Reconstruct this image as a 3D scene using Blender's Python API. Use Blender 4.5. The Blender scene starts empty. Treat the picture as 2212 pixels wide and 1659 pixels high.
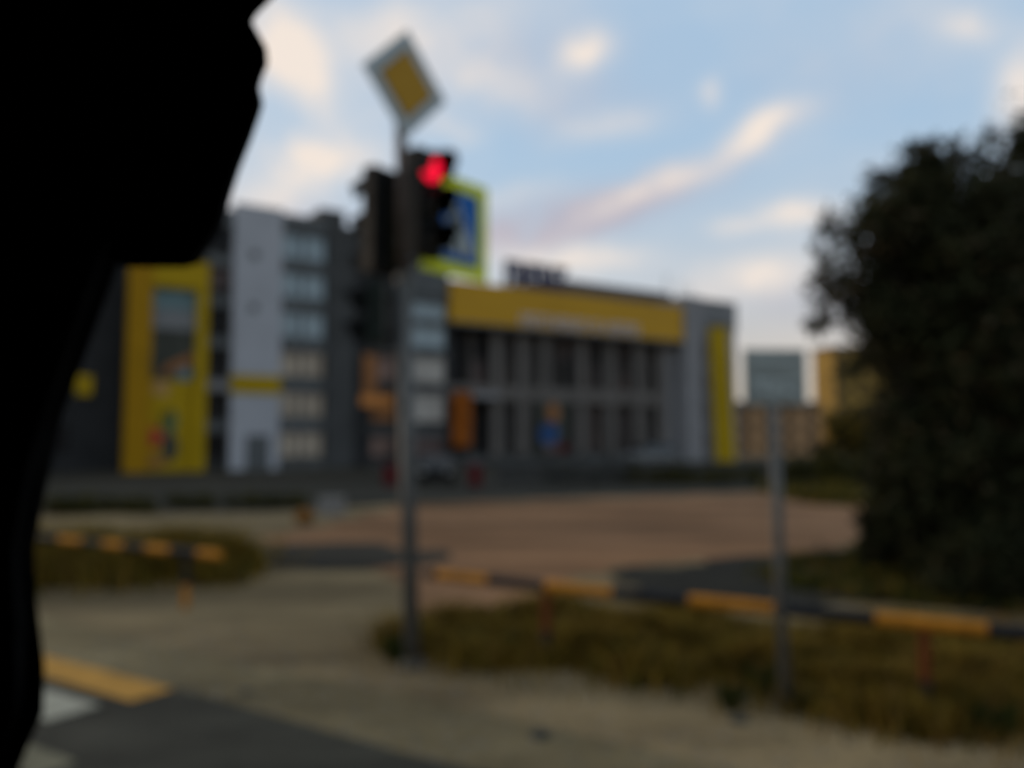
import bpy, bmesh, math, random
from mathutils import Vector, Matrix
random.seed(7)
R = math.radians
S = bpy.context.scene
COL = S.collection

# ------------------------------------------------------------------ camera
EYE = Vector((0, 0, 2.3)); FP = 1736.0; CX, CY = 1106.0, 829.5; PITCH = R(4.0)
cam_d = bpy.data.cameras.new('camera'); cam = bpy.data.objects.new('camera', cam_d); COL.objects.link(cam)
cam.location = EYE; cam.rotation_euler = (R(90) + PITCH, 0, 0)
cam_d.sensor_width = 36; cam_d.lens = 36 * FP / 2212; cam_d.clip_start = 0.02; cam_d.clip_end = 9000
cam_d.dof.use_dof = True; cam_d.dof.focus_distance = 0.21; cam_d.dof.aperture_fstop = 5.9   # phone focused on the near window: all beyond is soft
S.camera = cam

# ------------------------------------------------------------------ light
SUN_EL, SUN_AZ = R(7), R(-62)           # azimuth measured from +Y towards +X
S.view_settings.view_transform = 'Standard'; S.view_settings.look = 'None'
S.view_settings.exposure = 0.0; S.view_settings.gamma = 1; S.view_settings.use_curve_mapping = False
sun_d = bpy.data.lights.new('sun', 'SUN'); sun = bpy.data.objects.new('sun', sun_d); COL.objects.link(sun)
sun_d.energy = 1.5; sun_d.angle = R(11); sun_d.color = (1, .76, .52)
sv = Vector((math.sin(SUN_AZ) * math.cos(SUN_EL), math.cos(SUN_AZ) * math.cos(SUN_EL), math.sin(SUN_EL)))
sun.rotation_euler = sv.to_track_quat('Z', 'Y').to_euler()

ROT = cam.rotation_euler.to_matrix()
def ray(px, py): return ROT @ Vector(((px - CX) / FP, (CY - py) / FP, -1))
def G(px, py, z=0.0):                    # point of the horizontal plane z seen at this spot of the photograph
    d = ray(px, py); return EYE + d * ((z - EYE.z) / d.z)
def W(px, py, Y):                        # point at depth Y
    d = ray(px, py); return EYE + d * (Y / d.y)

w = bpy.data.worlds.new('World'); S.world = w; w.use_nodes = True
nt = w.node_tree; nt.nodes.clear(); L = nt.links.new
def nd(t, **k):
    n = nt.nodes.new(t)
    for a, v in k.items(): setattr(n, a, v)
    return n
def mth(op, a, b=None, c=None):
    n = nd('ShaderNodeMath', operation=op)
    for i, x in enumerate((a, b, c)):
        if x is None: continue
        if isinstance(x, (int, float)): n.inputs[i].default_value = x
        else: L(x, n.inputs[i])
    return n.outputs[0]
def vm(op, a, b):
    n = nd('ShaderNodeVectorMath', operation=op)
    for i, x in enumerate((a, b)):
        if isinstance(x, (tuple, Vector)): n.inputs[i].default_value = tuple(x)
        else: L(x, n.inputs[i])
    return n
tc = nd('ShaderNodeTexCoord'); DIR = tc.outputs['Generated']
sky = nd('ShaderNodeTexSky', sky_type='NISHITA'); sky.sun_disc = False
sky.sun_elevation = R(14); sky.sun_rotation = SUN_AZ; sky.altitude = 100; sky.air_density = 1.0; sky.dust_density = 1.6; sky.ozone_density = 2.0
sky.sun_elevation = SUN_EL
def noise(scale, detail, vec, rough=.55):
    n = nd('ShaderNodeTexNoise'); n.inputs['Scale'].default_value = scale; n.inputs['Detail'].default_value = detail
    n.inputs['Roughness'].default_value = rough; L(vec, n.inputs['Vector']); return n
warp = noise(6, 3, DIR)
off = vm('SUBTRACT', warp.outputs['Color'], (.5, .5, .5)).outputs[0]
offs = nd('ShaderNodeVectorMath', operation='SCALE'); L(off, offs.inputs[0]); offs.inputs['Scale'].default_value = .055
DW = vm('ADD', DIR, offs.outputs[0]).outputs[0]
def cloud(px, py, sx, sy, ang, amp):
    c = ray(px, py).normalized()
    e1 = (ray(px + 10 * math.cos(R(ang)), py - 10 * math.sin(R(ang))).normalized() - c).normalized()
    e2 = c.cross(e1)
    u = mth('MULTIPLY', vm('DOT_PRODUCT', DW, e1).outputs['Value'], FP / sx)
    v = mth('MULTIPLY', vm('DOT_PRODUCT', DW, e2).outputs['Value'], FP / sy)
    u0 = c.dot(e1) * FP / sx; v0 = c.dot(e2) * FP / sy
    u = mth('SUBTRACT', u, u0); v = mth('SUBTRACT', v, v0)
    g = mth('EXPONENT', mth('MULTIPLY', mth('ADD', mth('MULTIPLY', u, u), mth('MULTIPLY', v, v)), -1.0))
    front = mth('GREATER_THAN', vm('DOT_PRODUCT', DIR, c).outputs['Value'], .2)
    return mth('MULTIPLY', mth('MULTIPLY', g, front), amp)
def total(lst):
    a = lst[0]
    for b in lst[1:]: a = mth('ADD', a, b)
    return a
fine = noise(12, 5, DIR, .6).outputs['Fac']
fmod = mth('MULTIPLY_ADD', fine, 2.6, -.32)
lit = total([cloud(*c) for c in [
    (1258, 118, 55, 38, 20, 1.0), (650, 140, 55, 120, 15, .95), (715, 345, 120, 48, 8, 1.0), (880, 60, 260, 70, 10, .5), (1060, 190, 150, 60, -10, .45),
    (985, 285, 60, 30, -30, .45), (1440, 385, 190, 28, 24, .6), (1650, 268, 80, 30, 25, .75), (1320, 275, 90, 28, 12, .45), (1720, 470, 75, 34, 0, .9),
    (1590, 492, 60, 22, 0, .5), (1625, 608, 110, 40, 10, .8), (1535, 205, 26, 20, 0, .35), (2075, 66, 50, 24, 0, .4), (2215, 200, 40, 70, 0, .8),
    (1240, 555, 160, 30, -6, .7), (560, 430, 120, 40, 0, .5), (1100, 420, 90, 22, 10, .25), (2400, 420, 180, 60, 10, .7), (300, 250, 220, 80, 0, .6)]])
grey = total([cloud(*c) for c in [
    (1130, 485, 190, 44, 10, 1.15), (1330, 445, 190, 38, 20, .95), (1560, 330, 150, 26, 24, .35), (1690, 660, 150, 50, 0, .35), (1130, 130, 200, 90, 0, .28),
    (1250, 240, 160, 60, 0, .25), (620, 470, 160, 40, 0, .35), (1820, 150, 220, 100, 0, .12)]])
# thin cloud over the whole sky, so the sky goes on the same way outside the picture
st = nd('ShaderNodeMapping'); L(DIR, st.inputs['Vector']); st.inputs['Scale'].default_value = (1, 1, 2.2)
thin = nd('ShaderNodeMapRange'); L(noise(3.2, 6, st.outputs[0], .58).outputs['Fac'], thin.inputs['Value'])
thin.inputs['From Min'].default_value = .45; thin.inputs['From Max'].default_value = .75; thin.inputs['To Max'].default_value = .55
lit = mth('MINIMUM', mth('MULTIPLY', mth('ADD', lit, mth('MULTIPLY', thin.outputs[0], .35)), fmod), 1.0)
grey = mth('MINIMUM', mth('MULTIPLY', grey, fmod), 1.0)
def mix(fac, a, b):
    n = nd('ShaderNodeMix', data_type='RGBA')
    L(fac, n.inputs['Factor']) if not isinstance(fac, float) else setattr(n.inputs['Factor'], 'default_value', fac)
    for x, i in ((a, 'A'), (b, 'B')):
        s = [q for q in n.inputs if q.name == i and q.type == 'RGBA'][0]
        if isinstance(x, tuple): s.default_value = (*x, 1)
        else: L(x, s)
    return [q for q in n.outputs if q.type == 'RGBA'][0]
SKYGAIN = 1.0
HAZE_MIX = .8
sep = nd('ShaderNodeSeparateXYZ'); L(DIR, sep.inputs[0])
# veil of high thin cloud: pale, warmer towards the horizon
ramp = nd('ShaderNodeValToRGB'); L(sep.outputs['Z'], ramp.inputs['Fac'])
e = ramp.color_ramp.elements
e[0].position = 0.0; e[0].color = (.72, .62, .50, 1)
e[1].position = 1.0; e[1].color = (.60, .66, .72, 1)
for p, c in ((.10, (.70, .645, .60)), (.20, (.63, .70, .78)), (.34, (.475, .66, .86)), (.52, (.475, .655, .86))):
    q = e.new(p); q.color = (*c, 1)
sc10 = nd('ShaderNodeVectorMath', operation='SCALE'); L(ramp.outputs['Color'], sc10.inputs[0]); sc10.inputs['Scale'].default_value = 10
base = mix(HAZE_MIX, sky.outputs['Color'], sc10.outputs[0])
c1 = mix(grey, base, (4.7, 4.55, 5.4))
c2 = mix(lit, c1, (9.0, 7.95, 7.1))
bg = nd('ShaderNodeBackground'); L(c2, bg.inputs['Color']); bg.inputs['Strength'].default_value = 0.1
wo = nd('ShaderNodeOutputWorld'); L(bg.outputs[0], wo.inputs['Surface'])

# ------------------------------------------------------------------ materials
def mat(name, col, rough=.8, var=.18, scale=6.0, col2=None, bump=.0, spec=.10, metal=0.0, emit=None, mott=None):
    m = bpy.data.materials.new(name); m.use_nodes = True; t = m.node_tree; N = t.nodes; b = N['Principled BSDF']
    b.inputs['Roughness'].default_value = rough; b.inputs['Specular IOR Level'].default_value = spec; b.inputs['Metallic'].default_value = metal
    c = N.new('ShaderNodeTexCoord'); n = N.new('ShaderNodeTexNoise'); n.inputs['Scale'].default_value = scale; n.inputs['Detail'].default_value = 6
    t.links.new(c.outputs['Object'], n.inputs['Vector'])
    r = N.new('ShaderNodeValToRGB'); r.color_ramp.elements[0].position = .3; r.color_ramp.elements[1].position = .7
    a = tuple(x * (1 - var) for x in col); z = col2 or tuple(min(1, x * (1 + var)) for x in col)
    r.color_ramp.elements[0].color = (*a, 1); r.color_ramp.elements[1].color = (*z, 1)
    t.links.new(n.outputs['Fac'], r.inputs['Fac']); t.links.new(r.outputs['Color'], b.inputs['Base Color'])
    if mott:                                    # broad patches of damp and trodden soil, worn lanes
        mp = N.new('ShaderNodeMapping'); mp.inputs['Rotation'].default_value = (0, 0, R(32)); mp.inputs['Scale'].default_value = (.45, 1.5, 1)
        t.links.new(c.outputs['Object'], mp.inputs['Vector'])
        cur = r.outputs['Color']
        for sc, lo, hi, ps in ((mott, .55, 1.12, .12), (mott * 4.5, .72, 1.1, .16), (mott * 40, .85, 1.08, .2)):
            nn = N.new('ShaderNodeTexNoise'); nn.inputs['Scale'].default_value = sc; nn.inputs['Detail'].default_value = 5; t.links.new(mp.outputs[0], nn.inputs['Vector'])
            rr = N.new('ShaderNodeMapRange'); rr.inputs['From Min'].default_value = .5 - ps; rr.inputs['From Max'].default_value = .5 + ps; rr.inputs['To Min'].default_value = lo; rr.inputs['To Max'].default_value = hi
            t.links.new(nn.outputs['Fac'], rr.inputs['Value']); vs_ = N.new('ShaderNodeVectorMath'); vs_.operation = 'SCALE'
            t.links.new(cur, vs_.inputs[0]); t.links.new(rr.outputs[0], vs_.inputs['Scale']); cur = vs_.outputs[0]
        t.links.new(cur, b.inputs['Base Color'])
    if bump:
        bp = N.new('ShaderNodeBump'); bp.inputs['Strength'].default_value = bump; bp.inputs['Distance'].default_value = .02
        n2 = N.new('ShaderNodeTexNoise'); n2.inputs['Scale'].default_value = scale * 8; n2.inputs['Detail'].default_value = 4
        t.links.new(c.outputs['Object'], n2.inputs['Vector']); t.links.new(n2.outputs['Fac'], bp.inputs['Height']); t.links.new(bp.outputs['Normal'], b.inputs['Normal'])
    if emit:
        b.inputs['Emission Color'].default_value = (*emit[:3], 1); b.inputs['Emission Strength'].default_value = emit[3]
    return m
M = {}
def mk(k, *a, **q): M[k] = mat(k, *a, **q)
mk('dirt', (.215, .148, .074), .95, col2=(.35, .25, .128), scale=.35, bump=.5, mott=0.3)
mk('dirt_red', (.305, .148, .066), .95, col2=(.40, .205, .10), scale=.15, bump=.4, mott=0.16)
mk('shoulder', (.225, .168, .084), .95, col2=(.28, .213, .112), scale=.6, bump=.4, mott=0.5)
mk('asphalt', (.070, .064, .047), .88, .2, .8, bump=.5, mott=0.5)
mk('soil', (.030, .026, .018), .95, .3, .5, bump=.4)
mk('asphalt_far', (.053, .045, .032), .9, .25, .15, bump=.3, mott=0.15)
mk('white_paint', (.36, .33, .25), .8, .25, 5)
mk('yellow_paint', (.46, .23, .045), .8, .2, 5)
mk('worn_paint', (.17, .15, .095), .85, .45, 3)
mk('grass_dry', (.20, .122, .016), .9, .3, 3, spec=.08)
mk('grass_olive', (.085, .068, .010), .9, .3, 3, spec=.08)
mk('grass_brown', (.20, .115, .03), .9, .3, 3, spec=.08)
mk('grass_green', (.04, .05, .012), .9, .3, 3, spec=.08)
mk('leaf', (.028, .030, .012), .7, .35, 1.2, spec=.08)
mk('leaf_brown', (.075, .055, .030), .75, .35, 1.5, spec=.08)
mk('bark', (.05, .04, .032), .95, .3, 5, bump=.6, spec=.08)
mk('post_grey', (.12, .118, .112), .55, .15, 4, metal=.2)
mk('pipe_pale', (.125, .092, .075), .6, .15, 4)
mk('housing', (.009, .009, .008), .55, .2, 5)
mk('visor', (.045, .042, .04), .5, .2, 5)
mk('housing_green', (.012, .017, .013), .55, .2, 5)
mk('lens_dark', (.02, .02, .018), .2, .2, 20, spec=.5)
mk('lens_green', (.01, .045, .022), .25, .2, 20, spec=.5)
mk('lens_red', (.5, .01, .03), .3, .05, 20, emit=(1, .008, .04, 1.25))
mk('sign_white', (.42, .46, .46), .5, .06, 8)
mk('sign_ochre', (.44, .235, .018), .5, .06, 8)
mk('sign_blue', (.020, .13, .42), .5, .06, 8)
mk('sign_lime', (.78, .82, .03), .5, .06, 8)
mk('sign_black', (.015, .015, .015), .6, .1, 8)
mk('plate_grey', (.26, .28, .26), .6, .12, 7, col2=(.31, .33, .305))
mk('plate_mark', (.42, .45, .43), .7, .3, 14)
mk('rail_orange', (.46, .175, .016), .6, .2, 6)
mk('rail_red', (.13, .034, .010), .6, .2, 6)
mk('rail_black', (.02, .02, .022), .6, .3, 6)
mk('wall_grey', (.42, .42, .44), .85, .07, .4)
mk('wall_grey_warm', (.26, .25, .25), .85, .08, .4)
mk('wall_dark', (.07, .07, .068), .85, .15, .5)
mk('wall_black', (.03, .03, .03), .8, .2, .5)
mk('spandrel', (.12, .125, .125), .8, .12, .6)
mk('pier', (.145, .128, .114), .8, .12, .5)
mk('plinth', (.10, .10, .096), .9, .15, .4)
mk('pane_sky', (.33, .41, .44), .25, .12, 1, spec=.5)
mk('pane_tan', (.46, .375, .285), .5, .25, .6)
mk('pane_pale', (.48, .44, .39), .5, .12, .6)
mk('pane_pink_reflect', (.24, .155, .125), .4, .45, .7)  # pinkish reflection painted into the pane colour
mk('pane_dark', (.012, .012, .013), .25, .2, 1, spec=.10)
mk('pane_mauve', (.14, .10, .092), .3, .35, .7)
mk('frame_dark', (.05, .05, .05), .6, .1, 3)
mk('yellow_clad', (.42, .27, .006), .5, .08, .3)
mk('band_yellow', (.54, .285, .012), .42, .06, .15, spec=.2)
mk('edge_orange', (.36, .185, .004), .5, .1, .4)
mk('letter_white', (.55, .50, .50), .6, .05, 2)
mk('navy', (.018, .025, .075), .6, .15, 2)
mk('orange_banner', (.52, .15, .02), .7, .15, .6)
mk('orange_pale', (.60, .235, .065), .6, .2, .5)
mk('brown_orange', (.30, .13, .05), .7, .2, .5)
mk('teal', (.16, .24, .25), .6, .15, .6)
mk('pic_grey', (.20, .20, .20), .6, .2, .4)
mk('pic_dark', (.06, .062, .05), .6, .3, .5)
mk('skin', (.45, .26, .09), .6, .1, 1)
mk('red', (.45, .065, .035), .6, .15, 1)
mk('dark_red', (.10, .010, .012), .5, .2, 2)
mk('blue_cloth', (.03, .075, .19), .6, .15, 1)
mk('pic_green', (.10, .15, .07), .6, .2, 1)
mk('tan_brick', (.36, .215, .11), .85, .12, .3)
mk('tan_yellow', (.30, .19, .05), .85, .2, .3)
mk('roof_dark', (.12, .105, .10), .8, .2, .5)
mk('car_black', (.008, .008, .008), .5, .1, 3, spec=.15)
mk('car_silver', (.20, .205, .205), .4, .08, 3, metal=.3)
mk('car_glass', (.010, .010, .012), .1, .1, 3, spec=.5)
mk('rubber', (.015, .015, .015), .85, .2, 6)
mk('tail_red', (.25, .01, .012), .3, .1, 8)
mk('concrete', (.22, .205, .19), .9, .12, 4, bump=.3)
mk('stone', (.06, .062, .055), .9, .2, 6, bump=.4)
mk('curtain', (.014, .0135, .0135), .95, .3, 12, spec=.05)
mk('bus_inner', (.008, .008, .008), .95, .2, 3, spec=.05)
mk('bus_paint', (.5, .5, .48), .5, .1, 2)

# ------------------------------------------------------------------ helpers
def link(name, me, parent=None):
    o = bpy.data.objects.new(name, me); COL.objects.link(o)
    if parent: o.parent = parent
    return o
def tag(o, label=None, cat=None, group=None, kind=None):
    for k, v in (('label', label), ('category', cat), ('group', group), ('kind', kind)):
        if v: o[k] = v
    return o
def thing(name, label, cat, loc=(0, 0, 0), group=None):
    o = link(name, None); o.location = loc; return tag(o, label, cat, group)
def obj(name, bm, m, parent=None, smooth=False):
    me = bpy.data.meshes.new(name); bmesh.ops.recalc_face_normals(bm, faces=bm.faces[:]); bm.to_mesh(me); bm.free()
    for x in (m if isinstance(m, (list, tuple)) else [m]): me.materials.append(M[x])
    if smooth:
        for p in me.polygons: p.use_smooth = True
    o = link(name, me, parent)
    if parent and not parent.parent: o.matrix_parent_inverse = Matrix.Translation(parent_world(parent)).inverted()
    return o
def parent_world(p):
    v = Vector((0, 0, 0)); top = p
    while top.parent: top = top.parent
    return Vector(top.location)       # parts carry world coordinates; only the root Empty has a location
def bx(bm, o, ax, ay, az):             # box from corner o along three edge vectors
    o, ax, ay, az = map(Vector, (o, ax, ay, az)); v = [bm.verts.new(o + ax * i + ay * j + az * k) for k in (0, 1) for j in (0, 1) for i in (0, 1)]
    for f in ((0, 2, 3, 1), (4, 5, 7, 6), (0, 1, 5, 4), (2, 6, 7, 3), (0, 4, 6, 2), (1, 3, 7, 5)): bm.faces.new([v[i] for i in f])
    return bm
def tube(bm, pts, rads, n=12, cap=True):
    rings = []
    for i, p in enumerate(pts):
        p = Vector(p); a = Vector(pts[max(0, i - 1)]); b = Vector(pts[min(len(pts) - 1, i + 1)]); d = (b - a).normalized()
        x = d.orthogonal().normalized() if abs(d.z) > .9 else d.cross(Vector((0, 0, 1))).normalized()
        if abs(d.z) > .9: x = (Vector((1, 0, 0)) - d * d.x).normalized()
        y = d.cross(x); r = rads[i] if isinstance(rads, (list, tuple)) else rads
        rings.append([bm.verts.new(p + (x * math.cos(2 * math.pi * k / n) + y * math.sin(2 * math.pi * k / n)) * r) for k in range(n)])
    for q, s in zip(rings, rings[1:]):
        for k in range(n): bm.faces.new((q[k], q[(k + 1) % n], s[(k + 1) % n], s[k]))
    if cap: bm.faces.new(rings[0][::-1]); bm.faces.new(rings[-1])
    return bm
def prism(bm, pts, ext):               # polygon pts extruded by ext
    a = [bm.verts.new(Vector(p)) for p in pts]; b = [bm.verts.new(Vector(p) + Vector(ext)) for p in pts]; n = len(a)
    bm.faces.new(a); bm.faces.new(b[::-1])
    for i in range(n): bm.faces.new((a[i], b[i], b[(i + 1) % n], a[(i + 1) % n]))
    return bm
def bev(bm, r, seg=2):
    bmesh.ops.bevel(bm, geom=[e for e in bm.edges if len(e.link_faces) == 2 and e.calc_face_angle(0) > .5], offset=r, segments=seg, affect='EDGES', clamp_overlap=True); return bm
NB = bmesh.new
Z = Vector((0, 0, 1))

# ------------------------------------------------------------------ ground
def sheet(name, pts, m, label, z, cat, sub=0):
    bm = NB(); bm.faces.new([bm.verts.new((p[0], p[1], z)) for p in pts])
    return tag(obj(name, bm, m), label, cat, kind='structure')
def ragged(pts, amp=.22, step=.35):
    out = []; rn_ = random.Random(len(pts) * 13 + int(abs(pts[0].x) * 10)); ph = rn_.uniform(0, 6)
    for a, b in zip(pts, pts[1:] + pts[:1]):
        n = max(1, min(60, int((b - a).length / step))); q = (b - a).normalized() if (b - a).length > 0 else Vector((1, 0, 0)); q = Vector((-q.y, q.x, 0))
        for i in range(n): out.append(a.lerp(b, i / n) + q * (amp * rn_.uniform(-1, 1) + amp * math.sin(i * .9 + ph)))
    return out
def gp(*pp): return [G(*p) for p in pp]
A = Vector((.848, -.530, 0)).normalized(); NN = Vector((.530, .848, 0)).normalized()   # along the kerb road / away from it
sheet('ground', [(-4000, -4000), (4000, -4000), (4000, 4000), (-4000, 4000)], 'dirt', 'flat brown dirt ground running out to the horizon', 0, 'ground')
def band(a0, a1, n0, n1): return [A * a0 + NN * n0, A * a1 + NN * n0, A * a1 + NN * n1, A * a0 + NN * n1]
# road edge as a slightly ragged line
bm = NB(); vs = []
edge = []
for i in range(121):
    a = -120 + i * 2; edge.append(A * a + NN * (4.80 + .05 * math.sin(a * 1.7) + .04 * math.sin(a * .61 + 1)))
bm.faces.new([bm.verts.new((p.x, p.y, .008)) for p in edge] + [bm.verts.new((p.x, p.y, .008)) for p in (A * 120 - NN * 8, A * -120 - NN * 8)])
tag(obj('road', bm, 'asphalt'), 'dark asphalt road with a crossing painted on it', 'road', kind='structure')
bm = NB(); o2 = []
for i in range(121):
    a = 120 - i * 2; o2.append(A * a + NN * (5.75 + .12 * math.sin(a * .9) + .1 * math.sin(a * 2.3)))
bm.faces.new([bm.verts.new((p.x, p.y, .004)) for p in edge + o2])
tag(obj('road_shoulder', bm, 'shoulder'), 'pale dusty shoulder along the asphalt edge', 'road shoulder', kind='structure')
# far ground patches
sheet('parking_lot', [G(-500, 1108), G(560, 1108), G(880, 1088), G(1650, 1062), G(2500, 1040), W(2500, 1000, 140), W(1590, 1000, 110), W(-600, 1000, 75)], 'asphalt_far', 'dark asphalt parking lot in front of the shopping centre', .004, 'parking lot')
sheet('dirt_lot', ragged(gp((640, 1150), (880, 1092), (1640, 1066), (1900, 1075), (1830, 1190), (1320, 1225), (1120, 1300), (900, 1330), (860, 1240), (560, 1165))), 'dirt_red', 'reddish bare dirt lot behind the barrier', .012, 'dirt lot')
sheet('asphalt_patch', ragged(gp((560, 1180), (700, 1172), (880, 1185), (1000, 1200), (880, 1226), (690, 1234), (580, 1215))), 'asphalt_far', 'worn dark asphalt patch between the two barriers', .016, 'asphalt patch')
sheet('dark_soil', ragged(gp((1325, 1240), (1700, 1196), (1850, 1184), (2400, 1180), (2700, 1350), (2212, 1322), (1700, 1305), (1420, 1318))), 'soil', 'dark bare soil under the trees behind the rail', .02, 'soil')  # patch much darker than the dirt around it
# painted crossing stripes (separate bars, a few mm thick)
def stripe(a0, a1, n0, n1, m, label, z=.012):
    bm = NB(); p = A * a0 + NN * n0; bx(bm, (p.x, p.y, z), A * (a1 - a0), NN * (n1 - n0), (0, 0, .004))
    tag(obj('crossing_stripe', bm, m), label, 'road marking', 'crossing stripes on the asphalt', 'structure')
def aofs(px, py): return G(px, py).dot(A)
stripe(-12, aofs(345, 1500), 4.36, 4.78, 'yellow_paint', 'yellow crossing stripe nearest the dusty shoulder')
stripe(-12, aofs(225, 1525), 3.70, 4.16, 'white_paint', 'white crossing stripe beside the yellow stripe')
stripe(-12, aofs(240, 1625), 3.06, 3.36, 'worn_paint', 'worn pale crossing stripe in the bottom left corner')
stripe(-12, aofs(360, 1665), 2.55, 2.86, 'worn_paint', 'worn crossing stripe nearest the bus')

# ------------------------------------------------------------------ facade frame
P0 = Vector((-.351 * 62, 62, 0)); F = Vector((.848, .530, 0)); N = Vector((.530, -.848, 0))
def fp(t, z, o=0.0): return P0 + F * t + N * o + Z * z
def T(px):                              # photograph column -> metres along the facade
    k = (px - CX) / FP; return (k * 62 + .351 * 62) / (.848 - .53 * k)
def ZF(px, py): return 2.3 + (62 + .53 * T(px)) * (951 - py) / FP
def fbox(bm, t0, t1, z0, z1, o0, o1): return bx(bm, fp(t0, z0, o0), F * (t1 - t0), N * (o1 - o0), Z * (z1 - z0))
def fpart(name, t0, t1, z0, z1, o0, o1, m, parent, bevel=0):
    bm = fbox(NB(), t0, t1, z0, z1, o0, o1)
    if bevel: bev(bm, bevel, 1)
    return obj(name, bm, m, parent)
def window(t0, t1, z0, z1, o, pm, parent, fm='frame_dark', mull=1, depth=.12, transom=False):
    fw = .09; bm = NB()
    fbox(bm, t0, t0 + fw, z0, z1, o, o + depth); fbox(bm, t1 - fw, t1, z0, z1, o, o + depth)
    fbox(bm, t0 + fw, t1 - fw, z0, z0 + fw, o, o + depth); fbox(bm, t0 + fw, t1 - fw, z1 - fw, z1, o, o + depth)
    for i in range(mull):
        c = t0 + (t1 - t0) * (i + 1) / (mull + 1); fbox(bm, c - .03, c + .03, z0 + fw, z1 - fw, o, o + depth * .8)
    f = obj('window', bm, fm, parent)
    pb = fbox(NB(), t0 + fw, t1 - fw, z0 + fw, z1 - fw, o + .005, o + .035); obj('pane', pb, pm, f)
    return f

# ---- grey office block (left)
blk = thing('office_block', 'tall grey office block with a plain wall panel and a yellow stripe', 'building', fp(0, 0))
TOP = 20.9
fpart('rear_body', -1.9, 11.4, 0, TOP - .4, -16, -.6, 'wall_dark', blk)
fpart('wall_panel', 0, 3.75, 0, TOP, -.6, .25, 'wall_grey', blk)
fpart('yellow_stripe', -.02, 3.78, ZF(550, 851), ZF(550, 811), .25, .33, 'yellow_clad', blk)
for zz in (16.6, 12.4): fpart('vent', 1.25, 1.85, zz, zz + .6, .25, .29, 'spandrel', blk)
fpart('service_door', 1.2, 3.0, 0, 2.7, .25, .31, 'spandrel', blk)
fpart('dark_pier', 7.55, 9.9, 0, 20.2, -.6, .35, 'wall_dark', blk)
fpart('side_wall', 9.9, 11.4, 0, 19.6, -.6, -.05, 'wall_black', blk)
fpart('parapet', 3.75, 7.55, 19.75, TOP - .25, -.6, .1, 'spandrel', blk)
fpart('roof_cabin', 7.2, 9.4, 20.2, 21.9, -4, -1, 'wall_dark', blk, .05)
pitch = 3.2
for i, zc in enumerate((18.05, 14.85, 11.65, 8.45, 5.15, 1.95)):
    fpart('spandrel', 3.75, 7.55, zc + 1.08, zc + pitch - 1.08 if i else 19.75, -.6, .02, 'spandrel', blk)
    pm = 'pane_sky' if i < 3 else 'pane_tan'
    if i == 2: pm = 'pane_mauve'
    window(3.75, 5.5, zc - 1.06, zc + 1.07, -.25, 'pane_sky' if i < 3 else pm, blk)
    window(5.55, 7.5, zc - 1.06, zc + 1.07, -.25, pm if i != 2 else 'pane_sky', blk)
    # narrow recessed bay between the frame billboard and the wall panel
    fpart('floor_band', -1.9, -.02, zc + .95, zc + 1.75, -.6, .0, 'wall_grey_warm' if i == 4 else 'spandrel', blk)
    window(-1.85, -.05, zc - .92, zc + .93, -.45, 'pane_dark' if i != 1 else 'pane_mauve', blk)
fpart('plinth', 3.78, 7.5, 0, .87, -.6, .1, 'plinth', blk)

# ---- dark block at far left, behind the curtain
lb = thing('dark_building', 'dark low building half hidden by the curtain, small yellow sign on it', 'building', fp(-16, 0))
fpart('wall', -34, -2.2, 0, 17.5, -14, -1.2, 'wall_black', lb)
for i in range(4):
    for j in range(4):
        window(-33 + i * 6.2, -29.2 + i * 6.2, 1.2 + j * 4, 3.6 + j * 4, -1.2, 'pane_dark', lb)
fpart('yellow_sign', T(165), T(200), ZF(180, 852), ZF(180, 808), -1.2, -1.0, 'yellow_clad', lb)
fpart('cornice', -34.2, -2.0, 17.5, 17.9, -14, -1.0, 'spandrel', lb)

# ---- middle block and portal of the shopping centre
mall = thing('shopping_centre', 'long shopping centre with a yellow fascia over dark glazing', 'building', fp(30, 0))
fpart('rear_body', 11.4, 56, 0, 16.2, -22, -2.2, 'wall_dark', mall)
fpart('bay_wall', 11.4, 19, 0, 18.7, -2.2, -.5, 'wall_dark', mall)
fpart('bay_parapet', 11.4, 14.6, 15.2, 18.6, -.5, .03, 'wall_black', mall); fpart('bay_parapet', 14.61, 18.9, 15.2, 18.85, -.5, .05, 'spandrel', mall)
zrows = [(13.0, 14.6, 'pane_dark', 'pane_sky'), (10.4, 12.5, 'pane_dark', 'pane_sky'), (7.3, 9.7, 'pane_pink_reflect', 'pane_pale'), (3.85, 6.5, 'brown_orange', 'pane_pale'), (.9, 2.7, 'pane_pink_reflect', 'pane_mauve')]  # pink and brown-orange panes have warm reflections put into their colour
for z0, z1, pa, pb_ in zrows:
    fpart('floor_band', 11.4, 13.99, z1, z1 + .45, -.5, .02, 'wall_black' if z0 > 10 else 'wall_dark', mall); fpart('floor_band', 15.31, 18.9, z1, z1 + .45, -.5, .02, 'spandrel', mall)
    window(11.6, 13.9, z0, z1, -.3, pa, mall); window(15.4, 18.7, z0, z1, -.3, pb_, mall, mull=1)
fpart('bay_pier', 14.0, 15.3, 0, 15.2, -.5, .12, 'wall_dark', mall)
fpart('reflection_panel', T(783), T(812), ZF(800, 850), ZF(800, 765), .03, .10, 'brown_orange', mall)  # orange slabs stand in for warm reflections on the bay, painted as colour
fpart('reflection_panel', T(778), T(846), ZF(820, 878), ZF(820, 854), .03, .10, 'orange_pale', mall)
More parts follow.
